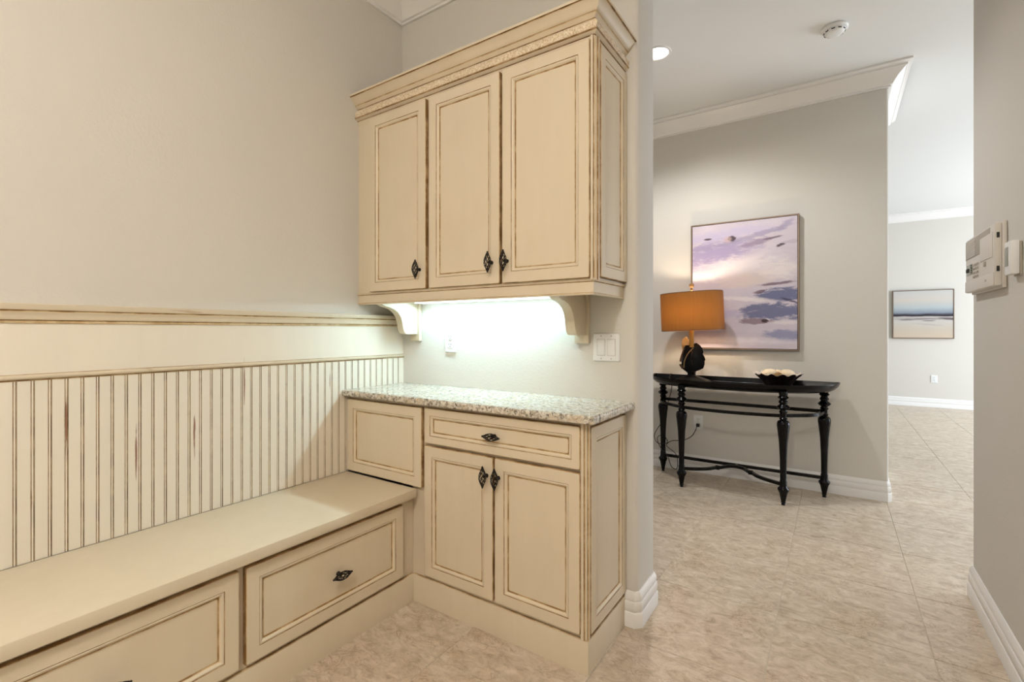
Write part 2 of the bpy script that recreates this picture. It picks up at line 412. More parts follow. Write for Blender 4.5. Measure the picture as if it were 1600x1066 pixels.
# great room glazed doors that let the daylight in (outside the frame)
mb = MB()
for k in range(5): y = 5.2+k*1.1; mb.box(5.215, 5.275, y-.04 if k else y, y+.04 if k < 4 else y, 0, 2.6)
mb.box(5.215, 5.275, 5.2, 9.6, 2.52, 2.6); mb.box(5.215, 5.275, 5.2, 9.6, 0, .08)
wd = struct('window_1', mb, M['trim'], smooth=0)
for k in range(4): mb = MB(); y = 5.24+k*1.1; mb.box(5.24, 5.246, y, y+1.02, .08, 2.52); mb.build('pane', M['glass'], wd, smooth=0)
mb = MB(); mb.box(-5.08, -5.02, 2.6, 2.72, 0, 2.4); mb.box(-5.08, -5.02, 3.76, 3.88, 0, 2.4); mb.box(-5.08, -5.02, 2.72, 3.76, 2.28, 2.4); mb.box(-5.08, -5.02, 2.72, 3.76, 0, .3)  # unseen glazed door, added at the hall end to let daylight in
wd = struct('added_hall_door', mb, M['trim'], smooth=0)
mb = MB(); mb.box(-5.055, -5.048, 2.72, 3.76, .3, 2.28); mb.build('pane', M['glass'], wd, smooth=0)
# ceilings: hall and mudroom, and a slightly higher one over the great room behind a slanting edge
mb = MB(); mb.prism([(-5.1, -2.75), (5.3, -2.75), (5.3, 6.25), (.487, 4.33), (XF-.02, 4.34), (-5.1, 4.34)], CEIL, CEIL+.03)
struct('ceiling', mb, M['ceil'], smooth=0)
mb = MB(); mb.prism([(-3.1, 4.3), (5.3, 4.3), (5.3, 10.2), (-3.1, 10.2)], CEIL+.031, CEIL+.09)
struct('ceiling_great_room', mb, M['ceil'], smooth=0)
# baseboards and crown
BB = [(0, 0), (.019, 0), (.019, .056), (.0165, .060), (.0135, .061), (.0135, .064), (.016, .068), (.016, .098), (.013, .103), (.0105, .104), (.0105, .107), (.013, .110), (.013, .122), (.009, .132), (.004, .141), (0, .142)]
def base(name, path): mb = MB(); mb.sweep(BB, path); return struct(name, mb, M['trim'])
base('baseboard_back', [(-.722, YW), (COLX-.014, YW), (COLX, YW+.014), (COLX, COLY-.014), (COLX-.014, COLY), (-5.0, COLY)])
base('baseboard_right', [(5.2, 3.02), (XR+.014, 3.02), (XR, 3.006), (XR, -2.6)])
base('baseboard_hall', [(-5.0, YF), (XF-.012, YF), (XF, YF+.012), (XF, 5.4)])
base('baseboard_far', [(-3.0, 10.05), (5.2, 10.05)])
CR = [(0, -.13), (.012, -.13), (.012, -.118), (.022, -.114), (.028, -.104), (.05, -.072), (.078, -.045), (.092, -.034), (.098, -.034), (.098, -.024), (.110, -.018), (.124, -.012), (.124, 0), (0, 0)]
def crown(name, path, top): mb = MB(); mb.sweep([(a, b+top) for a, b in CR], path); return struct(name, mb, M['trim'])
crown('trim_1', [(XW, -2.6), (XW, YW), (XR, YW), (XR, -2.6)], CEIL)
crown('trim_2', [(-5.0, YF), (XF, YF), (XF, 5.4)], CEIL)
crown('trim_3', [(-3.0, 10.05), (5.2, 10.05)], CEIL+.03)

# ------------------------------------------------------------------ cabinet fronts
def rrect(W, H, ins, r, d, seg=3):
    x1, z1 = W/2-ins, H/2-ins; r = max(r, 1e-5); pts = []
    for cx, cz, a0 in ((x1-r, z1-r, 0), (-x1+r, z1-r, PI/2), (-x1+r, -z1+r, PI), (x1-r, -z1+r, 1.5*PI)):
        for k in range(seg+1):
            a = a0+PI/2*k/seg; pts.append((cx+r*math.cos(a), -d, cz+r*math.sin(a)))
    return pts
def ringmesh(W, H, stops, fill=None):
    """stops: (inset, depth, corner radius, slot of the ring that follows)"""
    mb = MB(); n = 16
    loops = [rrect(W, H, i, r, d) for i, d, r, m in stops]
    for a in range(len(loops)-1):
        mb.add(loops[a]+loops[a+1], [(k, (k+1) % n, n+(k+1) % n, n+k) for k in range(n)], stops[a][3])
    if fill is not None: mb.add(loops[-1], [tuple(range(n))], fill)
    return mb
FM = None
def front(name, parent, cx, y, cz, W, H, fr=.047, rz=0, thick=.020, label=None):
    """framed front: frame, moulding and recessed panel; origin at the middle of its back"""
    mats = [M['cream'], M['glaze'], M['glazesoft'], M['glazedark']]
    mb = ringmesh(W, H, [(.004, 0, .004, 1), (0, .002, .005, 1), (0, thick-.0045, .006, 1), (.0015, thick-.0012, .006, 2), (.0032, thick, .006, 0), (fr-.0016, thick, .001, 1), (fr, thick-.0018, .001, 1), (fr+.0016, thick-.0030, .001, 1), (fr+.002, thick-.012, .001, 1)])
    o = mb.build(name, mats, parent, (cx, y, cz), rz)
    if label: o['label'] = label
    a = fr+.0006
    mb = ringmesh(W, H, [(a, thick-.011, .0005, 1), (a, thick-.0016, .0005, 0), (a+.0035, thick-.0008, .001, 0), (a+.0065, thick-.0024, .001, 0), (a+.0105, thick-.0066, .001, 2), (a+.0120, thick-.0082, .001, 1), (a+.0138, thick-.0098, .001, 1), (a+.0138, thick-.013, .001, 1)])
    mb.build('moulding', mats, o)
    b = a+.0136
    mb = ringmesh(W, H, [(b-.004, thick-.0098, .0005, 1), (b+.0014, thick-.0097, .0065, 2), (b+.0036, thick-.0096, .006, 0)], 0)
    mb.build('panel', mats, o)
    return o
# birdcage knob
def knob_mesh():
    mb = MB(); R_, L = .0145, .0440
    for k in range(6):
        for sgn in (-1, 1):
            pts = []
            for i in range(15):
                t_ = -1+2*i/14; rad = .0020+(R_-.0020)*max(0, math.cos(t_*PI/2))**1.05
                an = k*PI/3+sgn*t_*1.75
                pts.append((rad*math.cos(an), -.030+rad*math.sin(an), t_*(L-.006)))
            mb.tube(pts, .0016, 5)
    for s in (-1, 1):
        mb.lathe([(.0050*k_, s*q_) for k_, q_ in ((1, -.003), (1.02, .0005), (.6, .0025), (.72, .0045), (.72, .006), (.1, .008))], 10, o=(0, -.030, s*(L-.0075)))
    vs = []
    prof = [(.0085, 0), (.0085, .003), (.0070, .0055), (.0052, .008), (.0048, .012), (.006, .016), (.006, .019)]
    sub = MB(); sub.lathe(prof, 12); mb.add([(x, -z, y) for x, y, z in sub.v], sub.f)
    return mb
knob0 = None
def knob(parent, x, z, horiz=False, thick=.020, panel=False):
    global knob0
    d = thick-.0097 if panel else thick
    if knob0 is None: knob0 = knob_mesh().build('knob', M['bronze'], parent, (x, -d, z), smooth=40); k = knob0
    else: k = copy_mesh_object(knob0, parent, (x, -d, z), (0, 0, 0))
    k['label'] = 'black wire birdcage knob'
    if horiz: k.rotation_euler = (0, PI/2, 0)
    return k

# ------------------------------------------------------------------ upper cabinet
C4 = [M['cream'], M['glaze'], M['glazesoft'], M['glazedark']]
UF, UX = 1.624, -.731          # face frame plane and side plane
up = thing('wall_cabinet', 'tall cream glazed wall cabinet with three panelled doors hung above the granite counter', 'cabinet', (-1.39, 1.90, 1.352))
def U(mb, name, mats=C4, **kw):
    mb.v = [(a+1.39, b-1.90, c-1.352) for a, b, c in mb.v]; return mb.build(name, mats, up, **kw)
mb = MB(); mb.box(XW+.001, UX, UF+.018, YW-.001, 1.398, 2.30); U(mb, 'body', smooth=0)
mb = MB()
for a, b in ((XW+.001, -1.936), (-1.566, -1.518), (-1.152, -1.112), (-.752, UX)): mb.box(a, b, UF, UF+.018, 1.40, 2.31)
for a, b in ((-1.936, -1.566), (-1.518, -1.152), (-1.112, -.752)): mb.box(a, b, UF, UF+.018, 1.40, 1.425); mb.box(a, b, UF, UF+.018, 2.265, 2.31)
U(mb, 'face_frame', [M['cream']], smooth=0)
kn = []
for x0, x1, kx in ((-1.943, -1.552, .158), (-1.534, -1.138, .158), (-1.127, -.738, -.168)):
    d = front('door', up, (x0+x1)/2+1.39, UF-1.90, (1.412+2.283)/2-1.352, x1-x0, 2.283-1.412)
    knob(d, kx, -.347)
s = front('side_panel', up, UX+1.39, (1.653+1.924)/2-1.90, (1.418+2.284)/2-1.352, .271, 2.284-1.418, .043, PI/2, .017)
mb = MB(); P = [(-.739, UF), (-.739, 1.613), (-.734, 1.611), (-.729, 1.613), (-.7285, 1.621), (-.724, 1.622), (-.7205, 1.627), (-.7205, 1.634), (-.717, 1.637), (-.716, 1.645), (-.719, 1.6505), (UX, 1.6505), (UX, UF)]
mb.prism(P, 1.406, 2.296); mb.m = [0, 0]+[2, 0, 0, 1, 2, 0, 2, 1, 0, 0, 2, 0, 0]; U(mb, 'corner_post')
# crown with a carved band
mb = MB()
mb.sweep([(-.01, 2.276), (.001, 2.276), (.006, 2.2965), (.010, 2.298), (.013, 2.302), (.021, 2.306), (.0245, 2.3095), (.024, 2.3115), (.006, 2.313), (.006, 2.3565), (.0085, 2.3572), (.0085, 2.3588), (.019, 2.3705), (.022, 2.3725), (.0215, 2.3745), (.030, 2.380), (.034, 2.3875), (.0415, 2.397), (.049, 2.4045), (.0515, 2.4065), (.0525, 2.4075), (.0565, 2.408), (.0575, 2.4165), (-.012, 2.4165)],
         [(XW+.001, UF), (UX, UF), (UX, YW-.001)], [0, 0, 1, 0, 0, 1, 1, 1, 0, 1, 1, 0, 2, 1, 0, 0, 0, 0, 2, 3, 1, 0, 0])
cr = U(mb, 'crown_moulding')
mb = MB()
def band(p0, p1, nrm, n):
    p0 = Vector(p0); p1 = Vector(p1); L = (p1-p0).length; K = 7; vs = []
    for i in range(n+1):
        s_ = L*i/n
        for j in range(K):
            v = j/(K-1); prof = math.sin(PI*min(1, max(0, v)))**.7
            rel = (math.sin(s_*235+math.sin(v*5)*2.2)*.5+math.sin(s_*118-v*6)*.5+math.sin(s_*410+v*9)*.35)
            o_ = .0065+.0185*(1-v)*.6+.010*prof+.0028*rel*prof
            cut = o_ if (i == n and nrm == 0) or (i == 0 and nrm == 1) else 0
            z = 2.3125+.0435*v
            if nrm == 0: vs.append((p0.x+s_+cut, p0.y-o_, z))
            else: vs.append((p0.x+o_, p0.y+s_-cut, z))
    mb.add(vs, [(i*K+j, i*K+j+1, (i+1)*K+j+1, (i+1)*K+j) for i in range(n) for j in range(K-1)])
band((XW+.002, UF), (UX, UF), 0, 620); band((UX, UF), (UX, YW-.002), 1, 150)
def carved():
    t = NT('carved_cream_glaze'); p = t.pos(); n = t.noise(p, 190, 3, .6)
    col = t.mix(t.smooth(n, .38, .60), lin((200, 174, 136)), lin((232, 218, 196))); t.bump(n, .5, .003); return t.set(col, .4, .4)
M['carved'] = carved()
cb = mb.build('carved_band', M['carved'], cr, smooth=60); cb.location = (1.39, -1.90, -1.352)
# light rail below the doors
mb = MB(); mb.sweep([(-.016, 1.352), (.003, 1.352), (.0045, 1.3565), (.003, 1.3595), (.0005, 1.3605), (.0005, 1.3985), (.0025, 1.3995), (.006, 1.402), (.006, 1.4055), (.008, 1.407), (.009, 1.411), (-.016, 1.411), (-.016, 1.352)],
                    [(XW+.001, UF), (UX, UF), (UX, YW-.001)], [0, 0, 2, 1, 0, 2, 1, 0, 2, 0, 0, 0])
U(mb, 'light_rail')
# corbels under the cabinet
def corbel(x):
    c = MB(); prof = [(0, 0), (-.262, 0), (-.262, -.014), (-.257, -.034), (-.244, -.048), (-.224, -.056), (-.196, -.061), (-.166, -.070), (-.140, -.086), (-.122, -.108), (-.112, -.134), (-.106, -.164), (-.098, -.186), (-.086, -.197), (-.075, -.199), (0, -.199)]
    c.prism([(a+YW-.022, b+1.3985) for a, b in prof], x-.022, x+.022, 0, 'x')
    o = U(c, 'corbel', [M['cream']], bevel=.002)
    b = MB(); b.box(x-.034, x+.034, YW-.022, YW-.0005, 1.163, 1.3985); b.v = [(q+1.39, r-1.90, s_-1.352) for q, r, s_ in b.v]
    b.build('backplate', M['cream'], o, bevel=.003)
corbel(-1.925); corbel(-.915)
# under-cabinet light
ul = thing('under_cabinet_light', 'lit white light bar fixed under the wall cabinet', 'light', (-1.42, 1.850, 1.36))
mb = MB(); mb.box(-.44, .44, -.03, .05, .012, .0378); mb.build('housing', M['white'], ul, bevel=.003)
mb = MB(); mb.box(-.43, .43, -.022, .042, .004, .0125); mb.build('diffuser', M['led'], ul, bevel=.002)
a = area_light('under_cabinet_lamp', (0, .01, .001), (.84, .04), 7.6, (.55, .86, 1), (0, -.4, -1)); a.parent = ul

# ------------------------------------------------------------------ base cabinet, worktop
BF, BX = 1.564, -.735
lo = thing('base_cabinet', 'cream glazed base cabinet with a drawer and two doors under the granite counter', 'cabinet', (-1.39, 1.74, 0))
def Lw(mb, name, mats=C4, **kw):
    mb.v = [(a+1.39, b-1.74, c) for a, b, c in mb.v]; return mb.build(name, mats, lo, **kw)
mb = MB(); mb.box(-1.5915, BX, BF+.018, YW-.001, 0, .893); mb.box(XW+.016, -1.5915, BF+.018, YW-.001, .5145, .893); Lw(mb, 'body', smooth=0)
mb = MB()
for a, b in ((-1.5915, -1.488), (-1.142, -1.104), (-.762, BX)): mb.box(a, b, BF, BF+.018, .10, .893)
for z0, z1 in ((.10, .152), (.700, .735), (.868, .893)): mb.box(-1.488, -1.142, BF, BF+.018, z0, z1); mb.box(-1.104, -.762, BF, BF+.018, z0, z1)
mb.box(XW+.016, -1.5915, BF, BF+.018, .5145, .893)
Lw(mb, 'face_frame', [M['cream']], smooth=0)
def lof(name, x0, x1, z0, z1, fr=.047): return front(name, lo, (x0+x1)/2+1.39, BF-1.74, (z0+z1)/2, x1-x0, z1-z0, fr)
p = lof('false_panel', -2.034, -1.520, .520, .878, .046)
p['label'] = 'plain panel without a knob above the bench seat'
d = lof('drawer', -1.504, -.747, .724, .880, .035); knob(d, 0.0, -.004, True, panel=True)
d = lof('door', -1.504, -1.128, .139, .713); knob(d, .158, .212)
d = lof('door', -1.121, -.747, .139, .713); knob(d, -.166, .212)
front('side_panel', lo, BX+1.39, (1.574+1.924)/2-1.74, (.134+.873)/2, .350, .739, .047, PI/2, .017)
mb = MB(); P = [(-.7475, BF), (-.7475, 1.550), (-.741, 1.548), (-.736, 1.550), (-.7355, 1.556), (-.7315, 1.5565), (-.727, 1.561), (-.7265, 1.566), (-.722, 1.5665), (-.7205, 1.572), (BX, 1.572), (BX, BF)]
mb.prism(P, .122, .893); mb.m = [0, 0]+[2, 0, 0, 1, 2, 0, 1, 2, 0, 0, 0, 0]; Lw(mb, 'corner_post')
SK = [(0, 0), (.014, 0), (.014, .114), (.012, .119), (.008, .1215), (0, .1215)]
mb = MB(); mb.sweep(SK, [(-1.5805, 1.568), (-.734, 1.568), (-.734, YW-.001)], [0, 0, 0, 2, 1]); Lw(mb, 'plinth')
# granite
mb = MB()
out = rounded([(-2.034, 1.515, 0), (-.6825, 1.515, .012), (-.6825, YW-.001, 0), (-2.034, YW-.001, 0)], 4)
def inset_poly(poly, d, lim):
    c = []
    for x, y in poly:
        c.append((x if x < -2.03 else min(x, -.6825-d) if x > -.70 else x, y if y > YW-.01 else max(y, 1.515+d)))
    return c
L0 = []
for d, z in ((.006, .8945), (.0015, .8965), (0, .901), (0, .915), (.0015, .9205), (.006, .9245)): L0.append([(x, y, z) for x, y in inset_poly(out, d, 0)])
n = len(out)
for a in range(len(L0)-1): mb.add(L0[a]+L0[a+1], [(k, (k+1) % n, n+(k+1) % n, n+k) for k in range(n)])
mb.add(L0[0], [tuple(range(n))[::-1]]); mb.add(L0[-1], [tuple(range(n))])
ct = mb.build('countertop', M['granite'], smooth=40); tag(ct, 'speckled cream and grey granite worktop on the base cabinet', 'countertop')

# ------------------------------------------------------------------ bench
be = thing('storage_bench', 'long cream built-in bench with drawers below its seat', 'bench', (-1.80, .2, 0))
def Bn(mb, name, mats=C4, **kw):
    mb.v = [(a+1.80, b-.2, c) for a, b, c in mb.v]; return mb.build(name, mats, be, **kw)
XB = -1.592
mb = MB(); mb.box(XW+.001, XB-.018, -1.40, 1.5815, 0, .474); Bn(mb, 'body', smooth=0)
mb = MB()
for a, b in ((1.470, 1.5635), (.772, .822), (.08, .12), (-.62, -.58), (-1.40, -1.30)): mb.box(XB-.018, XB, a, b, .10, .474)
for a, b in ((.822, 1.470), (.12, .772), (-.58, .08), (-1.30, -.62)): mb.box(XB-.018, XB, a, b, .10, .150); mb.box(XB-.018, XB, a, b, .438, .474)
Bn(mb, 'face_frame', [M['cream']], smooth=0)
for y0, y1 in ((.806, 1.488), (.098, .787), (-.605, .081), (-1.31, -.622)):
    d = front('drawer', be, XB+1.80, (y0+y1)/2-.2, (.137+.4535)/2, y1-y0, .4535-.137, .046, PI/2)
    knob(d, .012, -.008, True, panel=True)
mb = MB(); mb.sweep(SK, [(XB-.0005, -1.40), (XB-.0005, 1.5535)], [0, 0, 0, 2, 1]); Bn(mb, 'plinth')
mb = MB(); mb.box(-2.0345, -1.547, -1.42, 1.543, .4755, .514); Bn(mb, 'seat_board', [M['cream']], bevel=.004)

# ------------------------------------------------------------------ wainscot
wa = thing('wainscot', 'cream beadboard wainscot with chair rail along the wall behind the bench', 'wainscot', (XW, .2, .514))
PM = [M['bead'], M['glaze'], M['creamw'], M['glazesoft'], M['glazedark'], M['cream']]
PW = .0390
mb = MB()
xs = [(.0005, 0, 4), (.0005, .0095, 0), (.0290, .0120, 0) , (.0300, .0118, 1), (.0305, .0098, 1), (.0318, .0098, 1), (.0322, .0112, 0), (.0335, .0122, 0), (.0350, .0122, 0), (.0363, .0112, 1), (.0367, .0098, 1), (.0380, .0098, 1), (.0385, .0118, 0), (PW-.0002, .0120, 0), (PW-.0002, 0, 0)]
xs[1] = (.0005, .0120, 0)
vs = [(o_, y, z) for z in (0, .5565) for y, o_, m in xs]; n = len(xs)
mb.add(vs, [(i, i+1, n+i+1, n+i) for i in range(n-1)], [m for _, _, m in xs[:-1]])
pl = None; y = YW-.0005-PW
off = .3636-.0340
k0 = math.floor((YW-off-PW)/PW); y = off+k0*PW
first = True
while y > -1.42:
    if pl is None: pl = mb.build('plank', PM, wa, (0, y-.2, 0), smooth=40)
    else: copy_mesh_object(pl, wa, (0, y-.2, 0))
    y -= PW
gap = YW-(off+(k0+1)*PW)
if gap > .002:
    g = MB(); g.box(0, .012, off+(k0+1)*PW-.2+.0004, YW-.2-.0005, 0, .5565); g.build('plank', PM, wa, smooth=0)
def wsweep(name, prof, m):
    q = MB(); q.sweep([(a, b-.514) for a, b in prof], [(0, -1.62), (0, YW-.2006)], m)
    return q.build(name, PM, wa)
wsweep('cap_bead', [(0, 1.066), (.0125, 1.066), (.0145, 1.0675), (.0145, 1.070), (.018, 1.0715), (.021, 1.0755), (.021, 1.0795), (.018, 1.0835), (.0145, 1.0855), (.013, 1.087), (0, 1.087)], [3, 3, 1, 1, 2, 2, 2, 2, 1, 3])
wsweep('frieze_board', [(0, 1.0865), (.0105, 1.0865), (.0105, 1.243), (0, 1.243)], 0)
wsweep('chair_rail', [(0, 1.2415), (.0135, 1.2415), (.0145, 1.2435), (.0145, 1.248), (.0125, 1.2495), (.0125, 1.2515), (.0175, 1.2530), (.019, 1.2555), (.0195, 1.262), (.0225, 1.270), (.0265, 1.2760), (.0255, 1.2785), (.0255, 1.2815), (.0300, 1.2830), (.0310, 1.285), (.0310, 1.2995), (.0290, 1.3020), (0, 1.3020)],
       [3, 3, 3, 3, 1, 3, 5, 5, 5, 5, 3, 1, 3, 2, 2, 2, 2])

# ------------------------------------------------------------------ electrical fittings
def outlet(label, loc, rz=0, h=.116, w=.074):
    o = thing('wall_outlet', label, 'outlet', loc, rz)
    m = ringmesh(w, h, [(0, 0, .005, 0), (0, .004, .005, 0), (.003, .0065, .005, 0)], 0); m.build('plate', M['white'], o)
    for s in (-1, 1):
        m = ringmesh(.034, .030, [(0, .006, .010, 0), (.001, .0085, .010, 0)], 0); r = m.build('receptacle', M['white'], o, (0, 0, s*.021))
        q = MB()
        for a in (-.0065, .0065): q.box(a-.0013, a+.0013, -.0088, -.008, .001, .009)
        q.prism([(.0026*math.cos(2*PI*i/8), -.007+.0026*math.sin(2*PI*i/8)) for i in range(8)], -.0088, -.008, 0, 'y')
        q.build('slot', M['slot'], r, smooth=0)
    q = MB(); q.prism([(.003*math.cos(2*PI*i/8), .003*math.sin(2*PI*i/8)) for i in range(8)], -.0072, -.006, 0, 'y'); q.build('screw', M['greyplastic'], o, smooth=0)
    return o
outlet('white wall outlet above the granite counter between the corbels', (-1.679, YW-.0005, 1.163))
outlet('white wall outlet with a black plug behind the console table', (-.973, YF-.0005, .430), h=.124, w=.078)
outlet('small white wall outlet under the seascape painting', (1.310, 10.0495, .45), h=.12, w=.078)
sw = thing('light_switch', 'white double rocker light switch beside the right corbel', 'light switch', (-.806, YW-.0005, 1.148))
ringmesh(.120, .118, [(0, 0, .005, 0), (0, .004, .005, 0), (.003, .0065, .005, 0)], 0).build('plate', M['white'], sw)
for s in (-1, 1):
    m = ringmesh(.0345, .068, [(-.0014, .0064, .001, 1), (-.0014, .0066, .001, 1), (0, .0066, .001, 1)]); fr_ = m.build('gap', [M['white'], M['greyplastic']], sw, (s*.023, 0, 0))
    m = MB(); m.add([(-.0165, -.006, -.033), (.0165, -.006, -.033), (.0165, -.006, .033), (-.0165, -.006, .033), (-.0165, -.0075, -.033), (.0165, -.0075, -.033), (.0165, -.011, .033), (-.0165, -.011, .033)],
                      [(0, 3, 2, 1), (4, 5, 6, 7), (0, 1, 5, 4), (1, 2, 6, 5), (2, 3, 7, 6), (3, 0, 4, 7)]); m.build('rocker', M['white'], sw, (s*.023, 0, 0), bevel=.001)
    for zz in (-.048, .048):
        q = MB(); q.prism([(.0028*math.cos(2*PI*i/8), .0028*math.sin(2*PI*i/8)) for i in range(8)], -.0072, -.006, 0, 'y'); q.build('screw', M['greyplastic'], sw, (s*.023, 0, zz), smooth=0)
# intercom / alarm station on the right wall (local: x along the wall towards -y, -y out of the wall)
ic = thing('intercom_station', 'cream wall intercom with speaker grille and small display on the right wall', 'intercom', (XR-.0005, 2.715, 1.385), -PI/2)
def I(mb, name, mat, par=None, **kw): return mb.build(name, mat, par or ic, **kw)
m = MB(); m.box(-.237, .237, -.014, 0, -.006, .242); I(m, 'backplate', M['offwhite'], bevel=.004)
m = MB(); m.box(-.235, .232, -.034, -.0135, .002, .236); body = I(m, 'body', M['offwhite'], bevel=.005)
m = MB(); m.box(-.228, .175, -.0355, -.0335, .148, .228); g_ = I(m, 'speaker_grille', M['greyplastic'], bevel=.001)
for i in range(9):
    m = MB(); m.box(-.222, -.05, -.0368, -.035, .153+i*.0078, .1575+i*.0078); m.build('slat', M['offwhite'], g_, smooth=0)
m = MB(); m.box(.03, .215, -.0365, -.0335, .112, .205); I(m, 'control_cover', M['offwhite'], bevel=.002)
m = MB(); m.box(-.205, -.105, -.0362, -.0335, .078, .122); dsp = I(m, 'display', M['screen'], bevel=.001)
m = MB(); m.box(-.195, -.160, -.041, -.036, .090, .106); m.build('microphone_slot', M['slot'], dsp, bevel=.002)
for i in range(4): m = MB(); m.box(-.118, -.110, -.0385, -.036, .082+i*.010, .088+i*.010); m.build('button', M['slot'], dsp, smooth=0)
bt = None
for i in range(3):
    for j in range(4):
        if bt is None: m = MB(); m.box(-.008, .008, -.0385, -.0335, -.004, .004); bt = I(m, 'button', M['greyplastic'], bevel=.001); bt.location = (-.075, 0, .062)
        else: copy_mesh_object(bt, ic, (-.075+i*.032, 0, .062+j*.017))
m = MB(); m.box(.09, .115, -.038, -.0335, .088, .106); I(m, 'button', M['greyplastic'], bevel=.001)
m = MB(); m.box(-.233, .230, -.0365, -.0335, .004, .052); dr = I(m, 'tray_door', M['offwhite'], bevel=.002)
m = MB(); m.box(.11, .13, -.038, -.036, .026, .034); m.build('latch', M['greyplastic'], dr, bevel=.001)
for z in (.055, .180): m = MB(); m.box(.2315, .2345, -.028, -.020, z, z+.020); I(m, 'clip', M['slot'], smooth=0)
th = thing('thermostat', 'small white thermostat with grey screen near the intercom', 'thermostat', (XR-.0005, 2.345, 1.413), -PI/2)
m = MB(); m.box(-.034, .036, -.006, 0, -.004, .112); m.build('backplate', M['greyplastic'], th, bevel=.002)
m = MB(); m.box(-.035, .035, -.029, -.0055, 0, .116); m.build('body', M['white'], th, bevel=.005)
m = MB(); m.box(-.028, .012, -.0302, -.0285, .030, .096); m.build('screen', M['screen'], th, bevel=.001)

# ------------------------------------------------------------------ ceiling fittings
sd = thing('smoke_detector', 'round white smoke detector on the hall ceiling', 'smoke detector', (.0, 3.555, CEIL))
m = MB(); m.lathe([(.072, -.0005), (.072, -.010), (.066, -.016), (.060, -.018), (.058, -.018)], 36); m.build('base', M['white'], sd)
m = MB(); m.lathe([(.058, -.017), (.057, -.026), (.048, -.036), (.034, -.041), (.012, -.0425), (.001, -.0425)], 36); m.build('cover', M['white'], sd)
for i in range(10):
    a_ = 2*PI*i/10+.2; m = MB(); m.box(-.009, .009, -.0012, .0012, -.004, .003); o = m.build('vent_slot', M['slot'], sd, (.0555*math.cos(a_), .0555*math.sin(a_), -.0275), a_+PI/2, smooth=0)
def downlight(x, y, power, label, group=None, spot=150, col=(.98, .99, 1)):
    d = thing('recessed_downlight', label, 'downlight', (x, y, CEIL), 0, group)
    m = MB(); m.lathe([(.088, -.0005), (.086, -.006), (.076, -.007), (.070, -.004), (.068, -.0015)], 32, cap=False); m.build('trim_ring', M['trim'], d)
    m = MB(); m.lathe([(.069, -.0022), (.050, -.0042), (.02, -.0058), (.001, -.006)], 32); m.build('lens', M['can'], d)
    l = bpy.data.lights.new('downlight_lamp', 'SPOT'); l.energy = power; l.spot_size = math.radians(spot); l.spot_blend = .5; l.shadow_soft_size = .06; l.color = col
    o = bpy.data.objects.new('downlight_lamp', l); COL.objects.link(o); o.parent = d; o.location = (0, 0, -.03)
    return d
downlight(-.985, 3.22, 78, 'lit recessed downlight above the console table')
fx = thing('ceiling_light_offscreen', 'lit semi-flush opal bowl light hanging from the mudroom ceiling', 'ceiling light', (-.25, -.75, CEIL))
m = MB(); m.lathe([(.07, -.0005), (.07, -.012), (.06, -.022), (.012, -.026), (.012, -.27), (.03, -.28), (.03, -.29)], 24); m.build('canopy', M['brass'], fx)
m = MB(); m.lathe([(.02, -.285), (.19, -.295), (.205, -.31), (.20, -.35), (.17, -.40), (.12, -.435), (.06, -.452), (.001, -.455)], 36); m.build('opal_bowl_offscreen', M['fixture'], fx)

# ------------------------------------------------------------------ pictures
def picture(label, x0, x1, z0, z1, ywall, depth, art, gap=.006, dark=True):
    W, H = x1-x0, z1-z0
    p = thing('framed_painting', label, 'painting', ((x0+x1)/2, ywall-.001, z0))
    m = ringmesh(W, H, [(0, 0, .001, 1), (0, depth-.002, .001, 1), (.002, depth, .001, 0), (.0085, depth, .001, 0), (.0095, depth-.012, .001, 1)]); m.v = [(a, b, c+H/2) for a, b, c in m.v]
    m.build('frame', [M['frame'], M['framedark']], p)
    g = .011+gap; m = MB(); m.box(-W/2+g, W/2-g, -depth+.005, -.004, g, H-g); m.build('canvas', art, p, smooth=0)
    m = MB(); m.box(-W/2+.006, W/2-.006, -.012, -.0005, .006, H-.006); m.build('backing', M['framedark'], p, smooth=0)
picture('large lilac and white abstract painting above the console table', -1.026, -.224, 1.062, 2.120, YF, .045, M['art_big'], .002)
picture('small seascape painting with a dark horizon in the far room', .790, 1.545, 1.090, 1.868, 10.05, .04, M['art_sea'], .002)

# ------------------------------------------------------------------ console table
CX, CB, CA, CBB, EXP = -.648, 4.262, .685, .505, 2.3
def outline(da, db=None, n=40):
    db = da if db is None else db; pts = []
    for i in range(n+1):
        th_ = PI*i/n; c, s_ = math.cos(th_), math.sin(th_)
        pts.append((CX+(CA+da)*math.copysign(abs(c)**(2/EXP), c), CB-(CBB+db)*abs(s_)**(2/EXP)))
    return pts
ctb = thing('console_table', 'black demilune console table with turned legs against the hall wall', 'table', (CX, CB, 0))
def Ct(mb, name, mat=None, **kw):
    mb.v = [(a-CX, b-CB, c) for a, b, c in mb.v]; return mb.build(name, mat or M['black'], ctb, **kw)
m = MB(); prof = [(-.055, .780), (-.050, .779), (-.030, .790), (-.010, .812), (.0, .834), (-.002, .839), (-.008, .838), (-.018, .820), (-.034, .800), (-.036, .799)]
loops = [[(x, y, z) for x, y in outline(d)] for d, z in prof]; n = len(loops[0])
yb = lambda d: CB+.010+d*.35
for lp, (d, z) in zip(loops, prof):
    lp += [(lp[-1][0], yb(d), z), (lp[0][0], yb(d), z)]
n += 2
for a in range(len(loops)-1): m.add(loops[a]+loops[a+1], [(k, (k+1) % n, n+(k+1) % n, n+k) for k in range(n)])
m.add(loops[0], [tuple(range(n))]); m.add(loops[-1], [tuple(range(n))])
Ct(m, 'tray_top', smooth=50)
